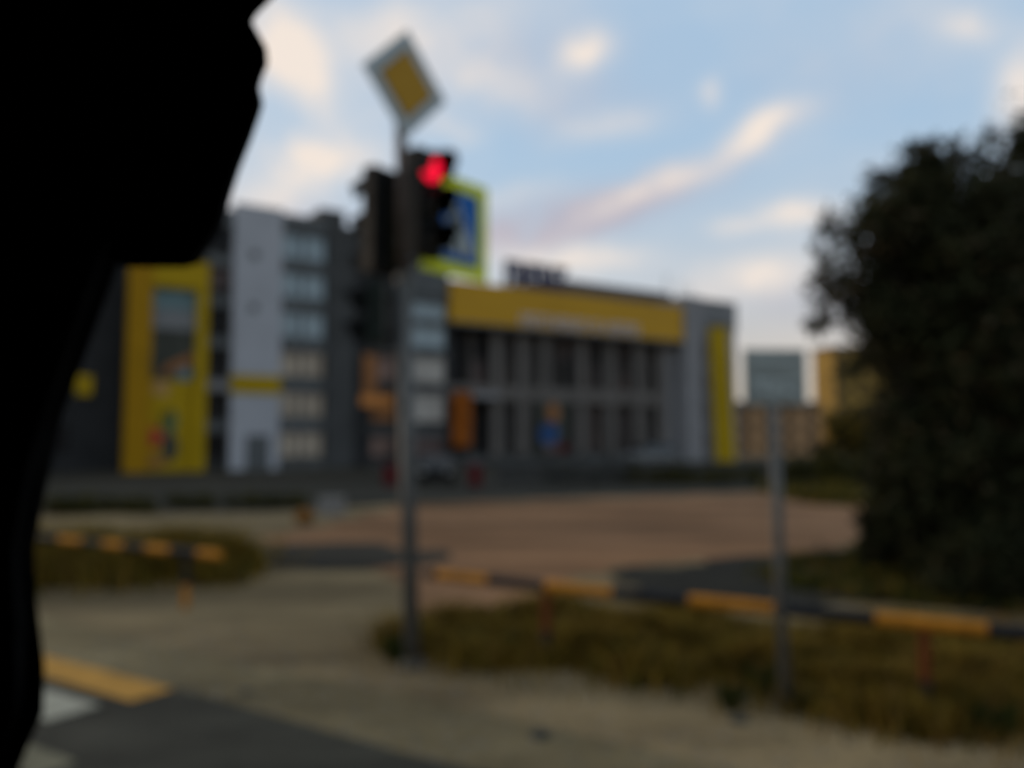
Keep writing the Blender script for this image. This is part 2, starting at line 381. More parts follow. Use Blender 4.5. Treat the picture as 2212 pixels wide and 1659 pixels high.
# recess behind the portal: piers, glazing, spandrels
RB = -2.2
tp = [T(x) for x in (978, 1080, 1137, 1187, 1264, 1327, 1390, 1440)]
fpart('recess_soffit', 19, 47.2, 12.7, 13.0, RB, .4, 'wall_black', mall)
fpart('floor_band', 19, T(1442) - .01, ZF(1200, 868), ZF(1200, 838), RB, -.48, 'pier', mall)
fpart('plinth', 19, 47.2, 0, .9, RB, -1.0, 'plinth', mall)
zmid0, zmid1 = ZF(1200, 868), ZF(1200, 838)
for i, t in enumerate(tp):
    wd = .55 if i not in (0, 7) else .6
    fpart('pier', t - wd, t + wd, .9, 12.7, -1.2, -.55, 'pier' if i else 'wall_black', mall, .05)
panes_hi = ['pane_dark', 'pane_dark', 'pane_mauve', 'pane_dark', 'pane_mauve', 'pane_dark', 'pane_mauve']
panes_lo = ['pane_dark', 'pane_dark', 'pane_dark', 'pane_dark', 'pane_mauve', 'pane_dark', 'pane_mauve']
for i in range(7):  # mauve, pink and tan panes: uneven warm reflections painted as glass colour
    a, b = tp[i] + (.55 if i else .6), tp[i + 1] - (.55 if i < 6 else .6)
    fpart('thin_upright', (a + b) / 2 - .13, (a + b) / 2 + .13, .9, 12.7, -1.75, -1.0, 'pier', mall)
    c_ = a + (b - a) * (.38 if i % 2 else .62); zs = zmid1 + (12.7 - zmid1) * (.48, .6, .4, .55, .5, .35, .6)[i]
    window(a, c_, zmid1, 12.7, -1.9, panes_hi[i], mall, mull=0); window(c_, b, zs, 12.7, -1.9, ('pane_dark', 'pane_dark', 'pane_mauve', 'pane_mauve', 'pane_dark', 'pane_mauve', 'pane_pink_reflect')[i], mall, mull=0)
    window(c_, b, zmid1, zs, -1.9, ('pane_mauve', 'pane_pink_reflect', 'pane_pink_reflect', 'pane_dark', 'pane_mauve', 'pane_pink_reflect', 'pane_tan')[i], mall, mull=0)
    window(a, c_, .9, zmid0, -1.9, panes_lo[i], mall, mull=0); window(c_, b, .9, zmid0, -1.9, ('pane_dark', 'pane_dark', 'pane_dark', 'pane_mauve', 'pane_pink_reflect', 'pane_mauve', 'pane_mauve')[i], mall, mull=0)
fpart('inner_wall', T(1442), 47.2, .9, 12.7, RB, -.9, 'wall_grey_warm', mall)
fpart('white_canopy', 19.4, 24.0, zmid0 + .1, zmid0 + .6, -1.0, .6, 'wall_grey_warm', mall)
fas = fpart('fascia', 18.9, 47.3, 13.02, 16.75, RB, .5, 'band_yellow', mall)
fpart('fascia_trim', 18.9, 47.3, 12.72, 13.0, .42, .56, 'spandrel', mall)
def glyph(kind, t, z, wd, h, parent, m, o0, o1):
    s = wd * (.36 if m == 'navy' else .24); bm = NB()
    if kind in 'HПNШUO': fbox(bm, t, t + s, z, z + h, o0, o1); fbox(bm, t + wd - s, t + wd, z, z + h, o0, o1)
    if kind in 'TI': fbox(bm, t + wd / 2 - s / 2, t + wd / 2 + s / 2, z, z + h, o0, o1)
    if kind in 'HN': fbox(bm, t + s, t + wd - s, z + h * .42, z + h * .58, o0, o1)
    if kind in 'ПO': fbox(bm, t + s, t + wd - s, z + h * .84, z + h, o0, o1)
    if kind in 'ШUO': fbox(bm, t + s, t + wd - s, z, z + h * .16, o0, o1)
    if kind == 'T':
        fbox(bm, t, t + wd / 2 - s / 2, z + h * .84, z + h, o0, o1); fbox(bm, t + wd / 2 + s / 2, t + wd, z + h * .84, z + h, o0, o1)
    obj('letter', bm, m, parent)
t = T(1118)
for c in 'ПOTHOШП O HOПO':
    if c != ' ': glyph(c, t, 13.12, .92, 1.15, fas, 'letter_white', .5, .62)
    t += 1.14 if c != ' ' else .55
# right end: pilaster and end wing
fpart('pilaster', 47.3, 50.0, 0, 18.0, -6, .7, 'wall_grey_warm', mall)
fpart('end_wing', 50.0, 56.2, 0, 17.9, -12, -.3, 'wall_grey_warm', mall)
fpart('end_wing_band', 50.05, 56.3, 14.9, 18.1, -.3, -.12, 'pic_grey', mall)
for j in range(4): window(50.1, 51.5, 1 + j * 3.4, 3.2 + j * 3.4, -.29, 'pane_mauve', mall, mull=0)
fpart('roof_plant', 32.5, 49.9, 16.3, 19.2, -10, -4, 'roof_dark', mall, .1)
fpart('roof_plant', 37.0, 52, 16.3, 19.8, -16, -11, 'roof_dark', mall, .1)
for tt in (48.2, 50.5, 52):
    obj('antenna', tube(NB(), [fp(tt, 17.8, -3), fp(tt, 21.2 - (tt - 48) * .3, -3)], .06, 6), 'roof_dark', mall)

# low metal railing along the lot edge
ra, rb = G(1075, 1056), G(1660, 1040)
rl = thing('railing', 'long low dark metal railing in front of the shopping centre', 'fence', ra)
rd = rb - ra; rn = Vector((-rd.y, rd.x, 0)).normalized() * .05; nb = 24
for z in (.25, 1.0): obj('rail', bx(NB(), ra + Z * z, rd, rn, Z * .06), 'frame_dark', rl)
for k in range(nb + 1): obj('post', bx(NB(), ra + rd * (k / nb) - rn * 1.2, rd.normalized() * .07, rn * 1.1, Z * 1.15), 'frame_dark', rl)
bm = NB()
for k in range(nb * 9):
    if k % 9: bx(bm, ra + rd * (k / nb / 9) + Z * .31 + rn * .2, rd.normalized() * .04, rn * .5, Z * .69)
obj('baluster', bm, 'frame_dark', rl)['kind'] = 'stuff'

# rooftop sign, navy letters on a rack
rs = thing('rooftop_sign', 'dark blue lettering standing on the shopping centre roof', 'sign', fp(28.5, 16.8, -1.5))
rt0, rt1 = T(1098) + .4, T(1236) + .5
for q in (17.15, 19.1): fpart('rack_rail', rt0, rt1, q, q + .15, -1.7, -1.55, 'navy', rs)
for k in range(4):
    t = rt0 + .3 + k * (rt1 - rt0 - .7) / 3
    bm = tube(NB(), [fp(t, 16.2, -1.62), fp(t, 19.1, -1.62)], .06, 6); tube(bm, [fp(t, 16.2, -3.2), fp(t, 18.6, -1.66)], .05, 6); obj('rack_strut', bm, 'navy', rs)
for k, c in enumerate('ПHOШT'):
    glyph(c, rt0 + .05 + k * (rt1 - rt0) / 5, 17.05, (rt1 - rt0) / 5 - .08, 2.7, rs, 'navy', -1.5, -1.2)

# orange hanging banner
bn = thing('banner', 'tall orange banner hanging beside the entrance recess', 'banner', fp(20, 1.7, .9))
bm = NB(); n = 8; rows = []
for i in range(n + 1):
    z = 1.75 + (6.65 - 1.75) * i / n; rows.append([bm.verts.new(fp(18.85 + 1.95 * j / 4, z, .95 + .06 * math.sin(i * 1.1 + j))) for j in range(5)])
for a, b in zip(rows, rows[1:]):
    for j in range(4): bm.faces.new((a[j], a[j + 1], b[j + 1], b[j]))
bmesh.ops.solidify(bm, geom=bm.faces[:], thickness=.02)
obj('cloth', bm, 'orange_banner', bn)
obj('top_bar', tube(NB(), [fp(18.7, 6.7, .95), fp(20.95, 6.7, .95)], .05, 8), 'frame_dark', bn)
for tt in (18.8, 20.85): obj('bracket', tube(NB(), [fp(tt, 6.7, .95), fp(tt, 6.7, .1 if tt < 19 else -.6)], .04, 6), 'frame_dark', bn)

# shop poster with a figure, on the glazing
po = thing('window_poster', 'large window poster with a figure in blue clothes', 'poster', fp(T(1200), .95, -1.4))
def disc(bm, t, z, rt, rz, o0, o1, n=16):
    return prism(bm, [fp(t + rt * math.cos(2 * math.pi * i / n), z + rz * math.sin(2 * math.pi * i / n), o0) for i in range(n)], N * (o1 - o0))
tP = T(1195)
fpart('sheet', tP - 1.7, tP + 2.2, 1.0, 6.5, -.53, -.49, 'pic_dark', po)
obj('figure_head', disc(NB(), tP + .35, 5.0, .75, 1.0, -.49, -.46), 'brown_orange', po)
obj('figure_body', disc(NB(), tP - .2, 2.9, 1.2, 1.1, -.46, -.43), 'blue_cloth', po)
obj('figure_legs', disc(NB(), tP + .0, 1.55, .8, .45, -.43, -.40), 'pane_mauve', po)
obj('red_patch', disc(NB(), tP + 1.5, 1.55, .65, .5, -.49, -.45), 'dark_red', po)

# yellow framed billboard
bb = thing('framed_billboard', 'tall yellow framed billboard with a picture of people', 'billboard', fp(-4.6, 0, .6))
l0, r0 = T(266), T(438); zt = 15.6
fpart('left_post', l0, T(318), 0, zt, .1, 1.2, 'edge_orange', bb, .04)
fpart('right_post', T(414), r0, 0, zt, .1, 1.2, 'yellow_clad', bb, .04)
fpart('top_beam', T(318), T(414), ZF(350, 622), zt, .1, 1.18, 'yellow_clad', bb)
pa, pb_ = T(318), T(414)
def pz(y): return ZF(350, y)
fpart('lower_panel', pa, pb_, 0, pz(822), .3, .7, 'yellow_clad', bb)
pic = fpart('picture', pa, pb_, pz(822), pz(622), .3, .6, 'pic_dark', bb)
fpart('picture_sky', pa, pb_, pz(668), pz(624), .6, .63, 'teal', pic)
fpart('picture_wall', pa, pb_, pz(712), pz(668), .6, .63, 'pic_grey', pic)
obj('orange_roof', prism(NB(), [fp(T(350), pz(790), .63), fp(T(412), pz(760), .63), fp(T(412), pz(785), .63), fp(T(340), pz(815), .63)], N * .04), 'brown_orange', pic)
obj('blue_figure', disc(NB(), T(392), pz(806), .55, .55, .62, .66), 'teal', pic)
def bbdisc(name, x, y, rx, ry, m, k):
    obj(name, disc(NB(), T(x), pz(y), rx * 59 / 1736 * 1.05, ry * 59 / 1736, .7 + .03 * k, .735 + .03 * k), m, bb)
bbdisc('figure_head', 343, 842, 17, 20, 'skin', 0)
bbdisc('figure_body', 340, 890, 22, 36, 'yellow_clad', 1)
bbdisc('figure_head', 318, 905, 14, 16, 'skin', 0)
bbdisc('figure_body', 327, 945, 21, 22, 'red', 1)
bbdisc('green_figure', 362, 910, 17, 26, 'pic_green', 1)
bbdisc('green_figure', 366, 965, 16, 32, 'pic_dark', 0)
bbdisc('shoe', 335, 995, 22, 12, 'brown_orange', 0)

# yellow pylon at right end
py = thing('yellow_pylon', 'narrow yellow pylon at the right end of the shopping centre', 'sign', fp(53.8, 0, 1.2))
pb0 = (W(1531, 705, 88), W(1568, 705, 88)); pb1 = (W(1546, 1000, 88), W(1586, 1000, 88))
bm = prism(NB(), [pb0[0], pb0[1], pb1[1], pb1[0]], Vector((.5, .85, 0)) * .9); obj('panel', bm, 'yellow_clad', py)
bm = prism(NB(), [pb0[0] + Vector((-.04, -.05, .4)), pb0[1] + Vector((.04, -.05, .4)), pb0[1] + Vector((.04, -.05, .01)), pb0[0] + Vector((-.04, -.05, .01))], Vector((.5, .85, 0)) * 1.0); obj('cap', bm, 'spandrel', py)

# ---- houses behind on the right
def house(px0, px1, ytop, Y, m, label, nwin, nfl, depth=14, skew=.25):
    p = W(px0, 951, Y); q = W(px1, 951, Y + (px1 - px0) / FP * Y * skew); h = W(px0, ytop, Y).z
    d = Vector((q.x - p.x, q.y - p.y, 0)); Lw = d.length; d.normalize(); nrm = Vector((d.y, -d.x, 0))
    r = thing('apartment_house', label, 'building', (p.x, p.y, 0))
    def b(name, s0, s1, z0, z1, o0, o1, mm, par): return obj(name, bx(NB(), Vector((p.x, p.y, z0)) + d * s0 + nrm * o0, d * (s1 - s0), nrm * (o1 - o0), Z * (z1 - z0)), mm, par)
    b('wall', 0, Lw, 0, h, -depth, 0, m, r); b('roof', -.3, Lw + .3, h, h + .45, -depth - .3, .35, 'roof_dark', r)
    for i in range(nwin):
        for j in range(nfl):
            s = Lw * (i + .5) / nwin; ww = Lw / nwin * .2; z0 = h * (j + .3) / nfl; z1 = h * (j + .78) / nfl
            f = b('window', s - ww, s + ww, z0, z1, .002, .1, 'frame_dark', r); b('pane', s - ww + .1, s + ww - .1, z0 + .1, z1 - .1, .1, .12, 'pane_dark', f)
    b('downpipe', .3, .5, 0, h, 0, .15, 'roof_dark', r)
    return r
house(1588, 1775, 872, 125, 'tan_brick', 'low tan brick house behind the square road sign', 4, 3)
house(1806, 1950, 752, 135, 'tan_yellow', 'taller yellowish house partly hidden by the dark tree', 4, 6, depth=6)

# ------------------------------------------------------------------ vegetation
def leaf_mesh(clumps, n, size, seed, mats=('leaf', 'leaf_brown'), shell=.55):
    rnd = random.Random(seed); V = []; Fc = []; MI = []
    tot = sum(c[1] ** 2 * (.15 if c[2] >= .2 else 1) for c in clumps)
    for c, r, br in clumps:
        for _ in range(int(n * r * r * (.15 if br >= .2 else 1) / tot)):
            p = Vector((rnd.gauss(0, .48), rnd.gauss(0, .48), rnd.gauss(0, .48)))
            if p.length > 1.5: p *= .5
            p *= r
            q = c + Vector((p.x, p.y, p.z * .9))
            if q.z < .03: continue
            ax = Vector((rnd.gauss(0, 1), rnd.gauss(0, 1), rnd.gauss(.2, .7))).normalized(); sd = ax.orthogonal().normalized()
            sd = (Matrix.Rotation(rnd.uniform(0, 6.28), 3, ax) @ sd); s = size * rnd.uniform(.6, 1.4)
            i = len(V); V += [q - ax * s, q + sd * s * .42, q + ax * s, q - sd * s * .42]; Fc.append((i, i + 1, i + 2, i + 3)); MI.append(1 if rnd.random() < br else 0)
    me = bpy.data.meshes.new('foliage'); me.from_pydata(V, [], Fc)
    for k in mats: me.materials.append(M[k])
    me.polygons.foreach_set('material_index', MI); return me
def tree(name, label, cat, base, clumps, n, size, seed, trunk_r, group=None, nstem=3, mats=('leaf', 'leaf_brown')):
    rnd = random.Random(seed + 1); r = thing(name, label, cat, base, group); base = Vector(base)
    sub = []
    for c, rad, br in clumps:          # break every clump up into smaller sprays so the outline is uneven
        sub.append((c, rad * .95, br))
        for k in range(9):
            v = Vector((rnd.gauss(0, 1), rnd.gauss(0, 1), rnd.gauss(.25, 1))).normalized()
            sub.append((c + v * rad * rnd.uniform(.6, 1.15), rad * rnd.uniform(.18, .45), br))
    me = leaf_mesh(sub, n, size, seed, mats); o = link('crown', me, r); o.matrix_parent_inverse = Matrix.Translation(base).inverted()
    bm = NB(); stems = []
    mid = sum((c[0] for c in clumps), Vector()) / len(clumps)
    for k in range(nstem):
        b = base + Vector((rnd.uniform(-1, 1) * trunk_r * 2, rnd.uniform(-1, 1) * trunk_r * 2, 0)) if k else base
        top = base.lerp(mid, .75) + Vector((rnd.uniform(-.6, .6), rnd.uniform(-.5, .5), rnd.uniform(-.2, .5))) * (mid.z / 4)
        m1 = b.lerp(top, .5) + Vector((rnd.uniform(-.1, .1), rnd.uniform(-.1, .1), 0)); pts = [b - Z * .05, b.lerp(m1, .5), m1, top]
        tube(bm, pts, [trunk_r, trunk_r * .85, trunk_r * .7, trunk_r * .5], 8); stems.append((m1, top))
    obj('trunk', bm, 'bark', r, True)
    bm = NB()
    for c, rad, br in clumps:
        s = min(stems, key=lambda s: (s[1] - c).length); a = s[0].lerp(s[1], rnd.uniform(.2, .9))
        tube(bm, [a, a.lerp(c, .5) + Z * .1, c], [trunk_r * .35, trunk_r * .2, trunk_r * .08], 6)
        for k in range(9 if br >= .2 else 4):
            e = c + Vector((rnd.gauss(0, 1), rnd.gauss(0, 1), rnd.gauss(.4, .8))).normalized() * rad * rnd.uniform(.9, 1.4); tube(bm, [c, c.lerp(e, .6) + Z * .04, e], [trunk_r * .1, trunk_r * .07, trunk_r * .03], 5)
    obj('limb', bm, 'bark', r, True)
    return r
def cl(px, py, rp, Y, br=.1): return (W(px, py, Y), rp / FP * Y, br)
tree('leafy_tree', 'big dark leafy tree behind the barrier at the right edge', 'tree', G(2080, 1275), [
    cl(2030, 420, 100, 12.6), cl(1935, 480, 90, 12.2, .15), cl(1900, 450, 60, 12.4, .3), cl(1840, 520, 70, 12.8, .4), cl(1800, 500, 40, 12.5, .5), cl(1790, 610, 62, 12.2, .4), cl(1840, 640, 90, 12.6, .2), cl(1915, 700, 70, 12.0, .05), cl(1870, 580, 60, 12.3, .3), cl(1780, 690, 34, 12.4, .3),
    cl(1990, 620, 130, 12.9), cl(2090, 560, 150, 12.2), cl(2020, 800, 130, 12.6), cl(2110, 760, 160, 12.0), cl(1985, 930, 85, 12.4), cl(2060, 980, 150, 12.2), cl(2180, 900, 150, 12.8),
    cl(1985, 345, 50, 12.6, .25), cl(1950, 390, 50, 12.5, .25), cl(2040, 340, 40, 12.5, .25), cl(1900, 900, 50, 12.3, .3), cl(1890, 1010, 50, 12.3, .3), cl(2085, 340, 46, 12.3, .25), cl(1890, 395, 36, 12.8, .5), cl(1840, 800, 38, 12.2, .25), cl(1960, 1080, 90, 12.2), cl(2100, 1130, 130, 12.3), cl(2200, 1090, 140, 12.6)],
    70000, .08, 3, .10, nstem=4)
tree('leafy_tree', 'taller green tree rising at the top right corner behind the big dark tree', 'tree', G(2420, 1240), [
    cl(2215, 360, 90, 15), cl(2330, 300, 140, 15.4), cl(2300, 500, 190, 15), cl(2450, 420, 190, 15.6), cl(2400, 700, 240, 15), cl(2260, 720, 150, 15.4), cl(2330, 950, 220, 15)],
    30000, .10, 5, .16, nstem=2)
tree('shrub', 'dark shrub under the tree beside the dirt lot edge', 'shrub', G(1930, 1215), [cl(1925, 1150, 62, 14, .05), cl(1985, 1140, 70, 13.6, .05), cl(1890, 1190, 36, 13.8, .1)], 7000, .06, 8, .04, nstem=3)
tree('shrub', 'dark shrub behind the rail at the right edge', 'shrub', G(2160, 1290), [cl(2080, 1220, 80, 11.6, .05), cl(2170, 1210, 95, 11.4, .05), cl(2260, 1210, 100, 11.4, .05)], 9000, .06, 9, .04, nstem=3)
tree('shrub', 'shrub with yellowish leaves below the taller yellowish house', 'shrub', G(1850, 1022), [cl(1790, 990, 30, 50, .3), cl(1830, 930, 42, 50, .5), cl(1870, 960, 50, 50, .3)], 3000, .25, 10, .1, nstem=2, mats=('leaf', 'grass_dry'))
# low hedges
def hedge(label, px0, px1, y, h, seed, mats=('leaf', 'grass_olive'), n=3500):
    rnd = random.Random(seed); a, b = G(px0, y), G(px1, y); k = max(6, int((b - a).length / (h * 1.1))); cs = []
    for i in range(k):
        c = a.lerp(b, (i + .5) / k) + Vector((rnd.uniform(-.2, .2), rnd.uniform(-.2, .2), h * rnd.uniform(.3, .5))); cs.append((c, h * rnd.uniform(.55, .8), .4))
    r = thing('hedge', label, 'hedge', a.lerp(b, .5)); me = leaf_mesh(cs, n, h * .13, seed, mats); o = link('foliage', me, r); o.matrix_parent_inverse = Matrix.Translation(a.lerp(b, .5)).inverted()
    bm = NB()
    for c, q, _ in cs: tube(bm, [(c.x, c.y, 0), c], [.03, .015], 5)
    obj('stem', bm, 'bark', r)['kind'] = 'stuff'
hedge('low dark hedge along the parking lot in front of the fascia', 1180, 1640, 1047, .9, 21)
hedge('dark hedge in front of the tan brick house', 1690, 1890, 1040, 1.3, 22)
hedge('low olive hedge left of the white block, beyond the dirt', 340, 660, 1098, .5, 23)
hedge('low dark hedge by the curtain, beyond the left barrier', 95, 330, 1112, .55, 24)

def inside(p, poly):
    r = False; j = len(poly) - 1
    for i in range(len(poly)):
        a, b = poly[i], poly[j]
        if (a.y > p[1]) != (b.y > p[1]) and p[0] < (b.x - a.x) * (p[1] - a.y) / (b.y - a.y) + a.x: r = not r
        j = i
    return r
def grass(name, label, poly, n, h, seed, mats, wts, lean=.5, wd=.010):
    rnd = random.Random(seed); x0, x1 = min(p.x for p in poly) - .5, max(p.x for p in poly) + .5; y0, y1 = min(p.y for p in poly) - .5, max(p.y for p in poly) + .5
    V, Fc, MI = [], [], []; k = 0
    while k < n:
        p = (rnd.uniform(x0, x1), rnd.uniform(y0, y1))
        sg = .35 if rnd.random() < .2 else .1
        if not inside((p[0] + rnd.gauss(0, sg), p[1] + rnd.gauss(0, sg)), poly): continue
        cl_ = .5 + .5 * math.sin(p[0] * 3.1 + 1.3 * math.sin(p[1] * 2.7)) * math.sin(p[1] * 3.7 + p[0])
        k += 1
        if rnd.random() > .04 + 1.0 * cl_ ** 2.0: continue
        hh = h * rnd.uniform(.35, 1.1) * (.55 + .6 * cl_); a = rnd.uniform(0, 6.28); s = Vector((math.cos(a), math.sin(a), 0)); ln = Vector((rnd.gauss(0, lean), rnd.gauss(0, lean), 0)) * hh
        b = Vector((p[0], p[1], 0)); i = len(V); ww = wd * rnd.uniform(.6, 1.5)
        V += [b - s * ww, b + s * ww, b + ln * .35 + Z * hh * .6 + s * ww * .7, b + ln * .35 + Z * hh * .6 - s * ww * .7, b + ln + Z * hh]
        Fc += [(i, i + 1, i + 2, i + 3), (i + 3, i + 2, i + 4)]; m = rnd.choices(range(len(mats)), wts)[0]; MI += [m, m]
    me = bpy.data.meshes.new(name); me.from_pydata(V, [], Fc)
    for q in mats: me.materials.append(M[q])
    me.polygons.foreach_set('material_index', MI)
    tag(link(name, me), label, 'grass', kind='stuff')
GM = ('grass_dry', 'grass_olive', 'grass_brown', 'grass_green')
grass('dry_grass', 'dry yellow brown grass under the striped barrier at right', gp((845, 1395), (930, 1370), (1010, 1345), (1150, 1325), (1400, 1345), (1700, 1370), (2400, 1400), (2400, 1640), (2212, 1625), (2000, 1590), (1700, 1532), (1560, 1500), (1380, 1468), (1150, 1450), (850, 1425)), 105000, .34, 31, GM, (6, 2.0, 2.4, .7))
grass('dry_grass', 'patchy yellow olive grass around the barrier at left', gp((-150, 1180), (300, 1185), (480, 1190), (570, 1225), (540, 1262), (350, 1270), (-150, 1290)), 34000, .62, 32, GM, (6, 4, 1.5, 1.2), wd=.014)
grass('tall_weeds', 'taller yellowish weeds growing along the left barrier', gp((-100, 1238), (490, 1226), (505, 1250), (-100, 1268)), 9000, .85, 35, GM, (7, 4, 2, .6), wd=.014, lean=.35)
grass('dry_grass', 'thin grass strip beside the dark tree, beyond the post', gp((1640, 1056), (1900, 1050), (1920, 1080), (1850, 1100), (1720, 1085)), 9000, .4, 33, GM, (2, 5, 1, 3), wd=.05)
grass('dry_grass', 'sparse weeds on the dirt lot beside the shrub', gp((1700, 1215), (1860, 1190), (2240, 1280), (2240, 1330), (1800, 1290), (1640, 1260)), 12000, .25, 34, GM, (1, 4, 1, 4), wd=.02)
# dark green weed tufts
def tuft(px, y, h, label, mats=('grass_green', 'grass_olive')):
    b = G(px, y); r = thing('weed_tuft', label, 'weed', b, 'weed tufts in the dry verge'); rnd = random.Random(int(px)); bm = NB()
    for k in range(90):
        a = rnd.uniform(0, 6.28); s = Vector((math.cos(a), math.sin(a), 0)); q = s.cross(Z); R0 = rnd.uniform(0, h * .25); hh = h * rnd.uniform(.5, 1.1); sp = rnd.uniform(.1, .6) * h
        p = b + s * R0; v = [bm.verts.new(x) for x in (p - q * .008, p + q * .008, p + s * sp * .4 + Z * hh * .65 + q * .014, p + s * sp + Z * hh, p + s * sp * .4 + Z * hh * .65 - q * .014)]
        bm.faces.new(v)
    obj('leaves', bm, mats[0], r); bm = NB()
    for k in range(5):
        a = k * 1.26; s = Vector((math.cos(a), math.sin(a), 0)); tube(bm, [b + s * .01, b + s * h * .12 + Z * h * .6, b + s * h * .2 + Z * h * 1.15], [.006, .005, .003], 5)
    obj('stalk', bm, 'grass_brown', r)
for px, y, h, lb_ in ((1024, 1412, .26, 'dark weed tuft in the grass, first one right of the signal pole'), (1108, 1408, .22, 'dark weed tuft second right of the signal pole'),
                      (1330, 1440, .26, 'dark weed tuft midway between the two posts'), (1420, 1462, .2, 'dark weed tuft at the grass edge, left of the sign post'),
                      (1640, 1500, .26, 'dark weed tuft just left of the thin sign post'), (1580, 1535, .22, 'dark weed tuft out on the dirt, left of the sign post'),
                      (858, 1430, .3, 'dark weed tuft at the left foot of the signal pole'), (1730, 1535, .22, 'dark weed tuft at the right foot of the thin sign post'), (2150, 1600, .3, 'dark weed tuft in the bottom right corner')):
    tuft(px, y, h, lb_)

# ------------------------------------------------------------------ barrier rails
def barrier(label, pts, colours, posts, z=.79, r=.058, pm=('rail_red', 'rail_black')):
    # pts = plan points at segment joints along the rail
    root = thing('striped_barrier', label, 'barrier', (pts[0].x, pts[0].y, 0), 'striped pipe barriers along the verge')
    for (a, b), c in zip(zip(pts, pts[1:]), colours):
        obj('rail_segment', tube(NB(), [(a.x, a.y, z), (b.x, b.y, z)], r, 12), c, root, False)
    for p in posts:
        bm = tube(NB(), [(p.x, p.y, .33), (p.x, p.y, z - r * .8)], r * .8, 10); q = obj('post', bm, pm[0], root)
        obj('post_base', tube(NB(), [(p.x, p.y, -.05), (p.x, p.y, .33)], r * .82, 10), pm[1], q)
    return root
B0 = G(950, 1243, .79); B1 = G(2010, 1348, .79); bd = (B1 - B0).normalized()
def onrail(px, y):
    # intersection of the sight column with the rail line (plan)
    d = ray(px, y); s = (B0.x * bd.y - B0.y * bd.x) / (d.x * bd.y - d.y * bd.x); return Vector((d.x * s, d.y * s, 0))
jx = [925, 945, 1056, 1180, 1325, 1490, 1672, 1890, 2132, 2420, 2800]
barrier('striped black and orange pipe barrier at right of the signal pole', [onrail(x, 1300) for x in jx], ['rail_black', 'rail_orange', 'rail_black', 'rail_orange', 'rail_black', 'rail_orange', 'rail_black', 'rail_orange', 'rail_black', 'rail_orange'],
        [onrail(1998, 1400), onrail(1180, 1300)])
jl = [-60, 60, 130, 180, 225, 270, 318, 370, 430, 475]
barrier('striped black and orange pipe barrier at left of the driveway', [onrail(x, 1200) for x in jl], ['rail_orange', 'rail_black', 'rail_orange', 'rail_black', 'rail_orange', 'rail_black', 'rail_orange', 'rail_black', 'rail_orange'],
        [onrail(402, 1250), onrail(30, 1250)], .77, pm=('rail_black', 'rail_orange'))

# ------------------------------------------------------------------ signal pole with signs
PB = G(890, 1440); PT = W(866, 285, PB.y)
def pole(z): return PB.lerp(PT, z / PT.z)
sp = thing('signal_pole', 'tall grey pole carrying traffic lights and signs', 'pole', PB)
obj('shaft', tube(NB(), [pole(-.05), pole(4.02)], [.082, .076], 16), 'post_grey', sp, True)
obj('upper_pipe', tube(NB(), [pole(4.02), pole(5.75)], .062, 14), 'pipe_pale', sp, True)
obj('collar', tube(NB(), [pole(3.96), pole(4.06)], .09, 16), 'post_grey', sp)
obj('base_collar', tube(NB(), [pole(-.02), pole(.08)], [.13, .11], 16), 'post_grey', sp)
e2 = Vector((.155, .02, 0))
bm = tube(NB(), [pole(4.1) + e2 * .2, pole(4.2) + e2, pole(5.35) + e2], .032, 10); obj('bracket_pipe', bm, 'pipe_pale', sp, True)
SD = Vector((.77, -.64, 0)).normalized(); SW = Vector((.64, .77, 0)).normalized()     # the signs' facing and width axes
# priority road sign
dc = pole(5.92) + SD * .08; zc = (W(864, 187, PB.y)).z; dc.z = zc
pr = thing('priority_sign', 'yellow and white diamond road sign on top of the signal pole', 'road sign', dc)
def sq(c, h, o0, o1, rr=.0):
    pts = [c + SD * o0 + v for v in (Z * h, SW * h, -Z * h, -SW * h)]; bm = prism(NB(), pts, SD * (o1 - o0))
    return bm
obj('plate', bev(sq(dc, .595, 0, .02), .012, 2), 'sign_white', pr)
bm = sq(dc, .39, .02, .024); obj('black_line', bm, 'sign_black', pr)
obj('yellow_field', sq(dc, .375, .024, .029), 'sign_ochre', pr)
obj('back_bracket', bx(NB(), dc + Z * -.5 - SW * .05 - SD * .05, SW * .1, SD * .045, Z * .5), 'post_grey', pr)
# pedestrian crossing sign
YS = 9.15; re = W(1050, 510, YS); pc = re - SW * .52; pc = Vector((pc.x, pc.y, 0)); zt_, zb_ = W(1048, 408, YS).z, W(1048, 612, YS).z; pc.z = (zt_ + zb_) / 2; ph = (zt_ - zb_) / 2
pe = thing('crossing_sign', 'pedestrian crossing sign with a lime yellow border beside the traffic light', 'road sign', pc)
def pl(c, w0, w1, z0, z1, o0, o1): return bx(NB(), c + SW * w0 + Z * z0 + SD * o0, SW * (w1 - w0), SD * (o1 - o0), Z * (z1 - z0))
obj('plate', bev(pl(pc, -.52, .52, -ph, ph, 0, .02), .008, 2), 'sign_lime', pe)
obj('blue_field', pl(pc, -.37, .37, -ph * .74, ph * .74, .02, .025), 'sign_blue', pe)
obj('white_triangle', prism(NB(), [pc + SD * .025 + SW * a + Z * b for a, b in ((-.33, -.31), (.33, -.31), (0, .30))], SD * .004), 'sign_white', pe)
wk = NB()
def wq(pts): prism(wk, [pc + SD * .029 + SW * a + Z * b for a, b in pts], SD * .004)
wq([(.0 + .04 * math.cos(i * .785), .17 + .04 * math.sin(i * .785)) for i in range(8)])
wq([(-.04, -.06), (.03, -.06), (.045, .12), (-.03, .12)]); wq([(-.04, -.06), (.0, -.06), (-.09, -.26), (-.13, -.26)]); wq([(.0, -.06), (.035, -.06), (.12, -.26), (.08, -.26)])
wq([(-.03, .1), (-.03, .06), (-.13, -.03), (-.15, .0)]); wq([(.035, .1), (.03, .06), (.11, -.02), (.13, .01)])
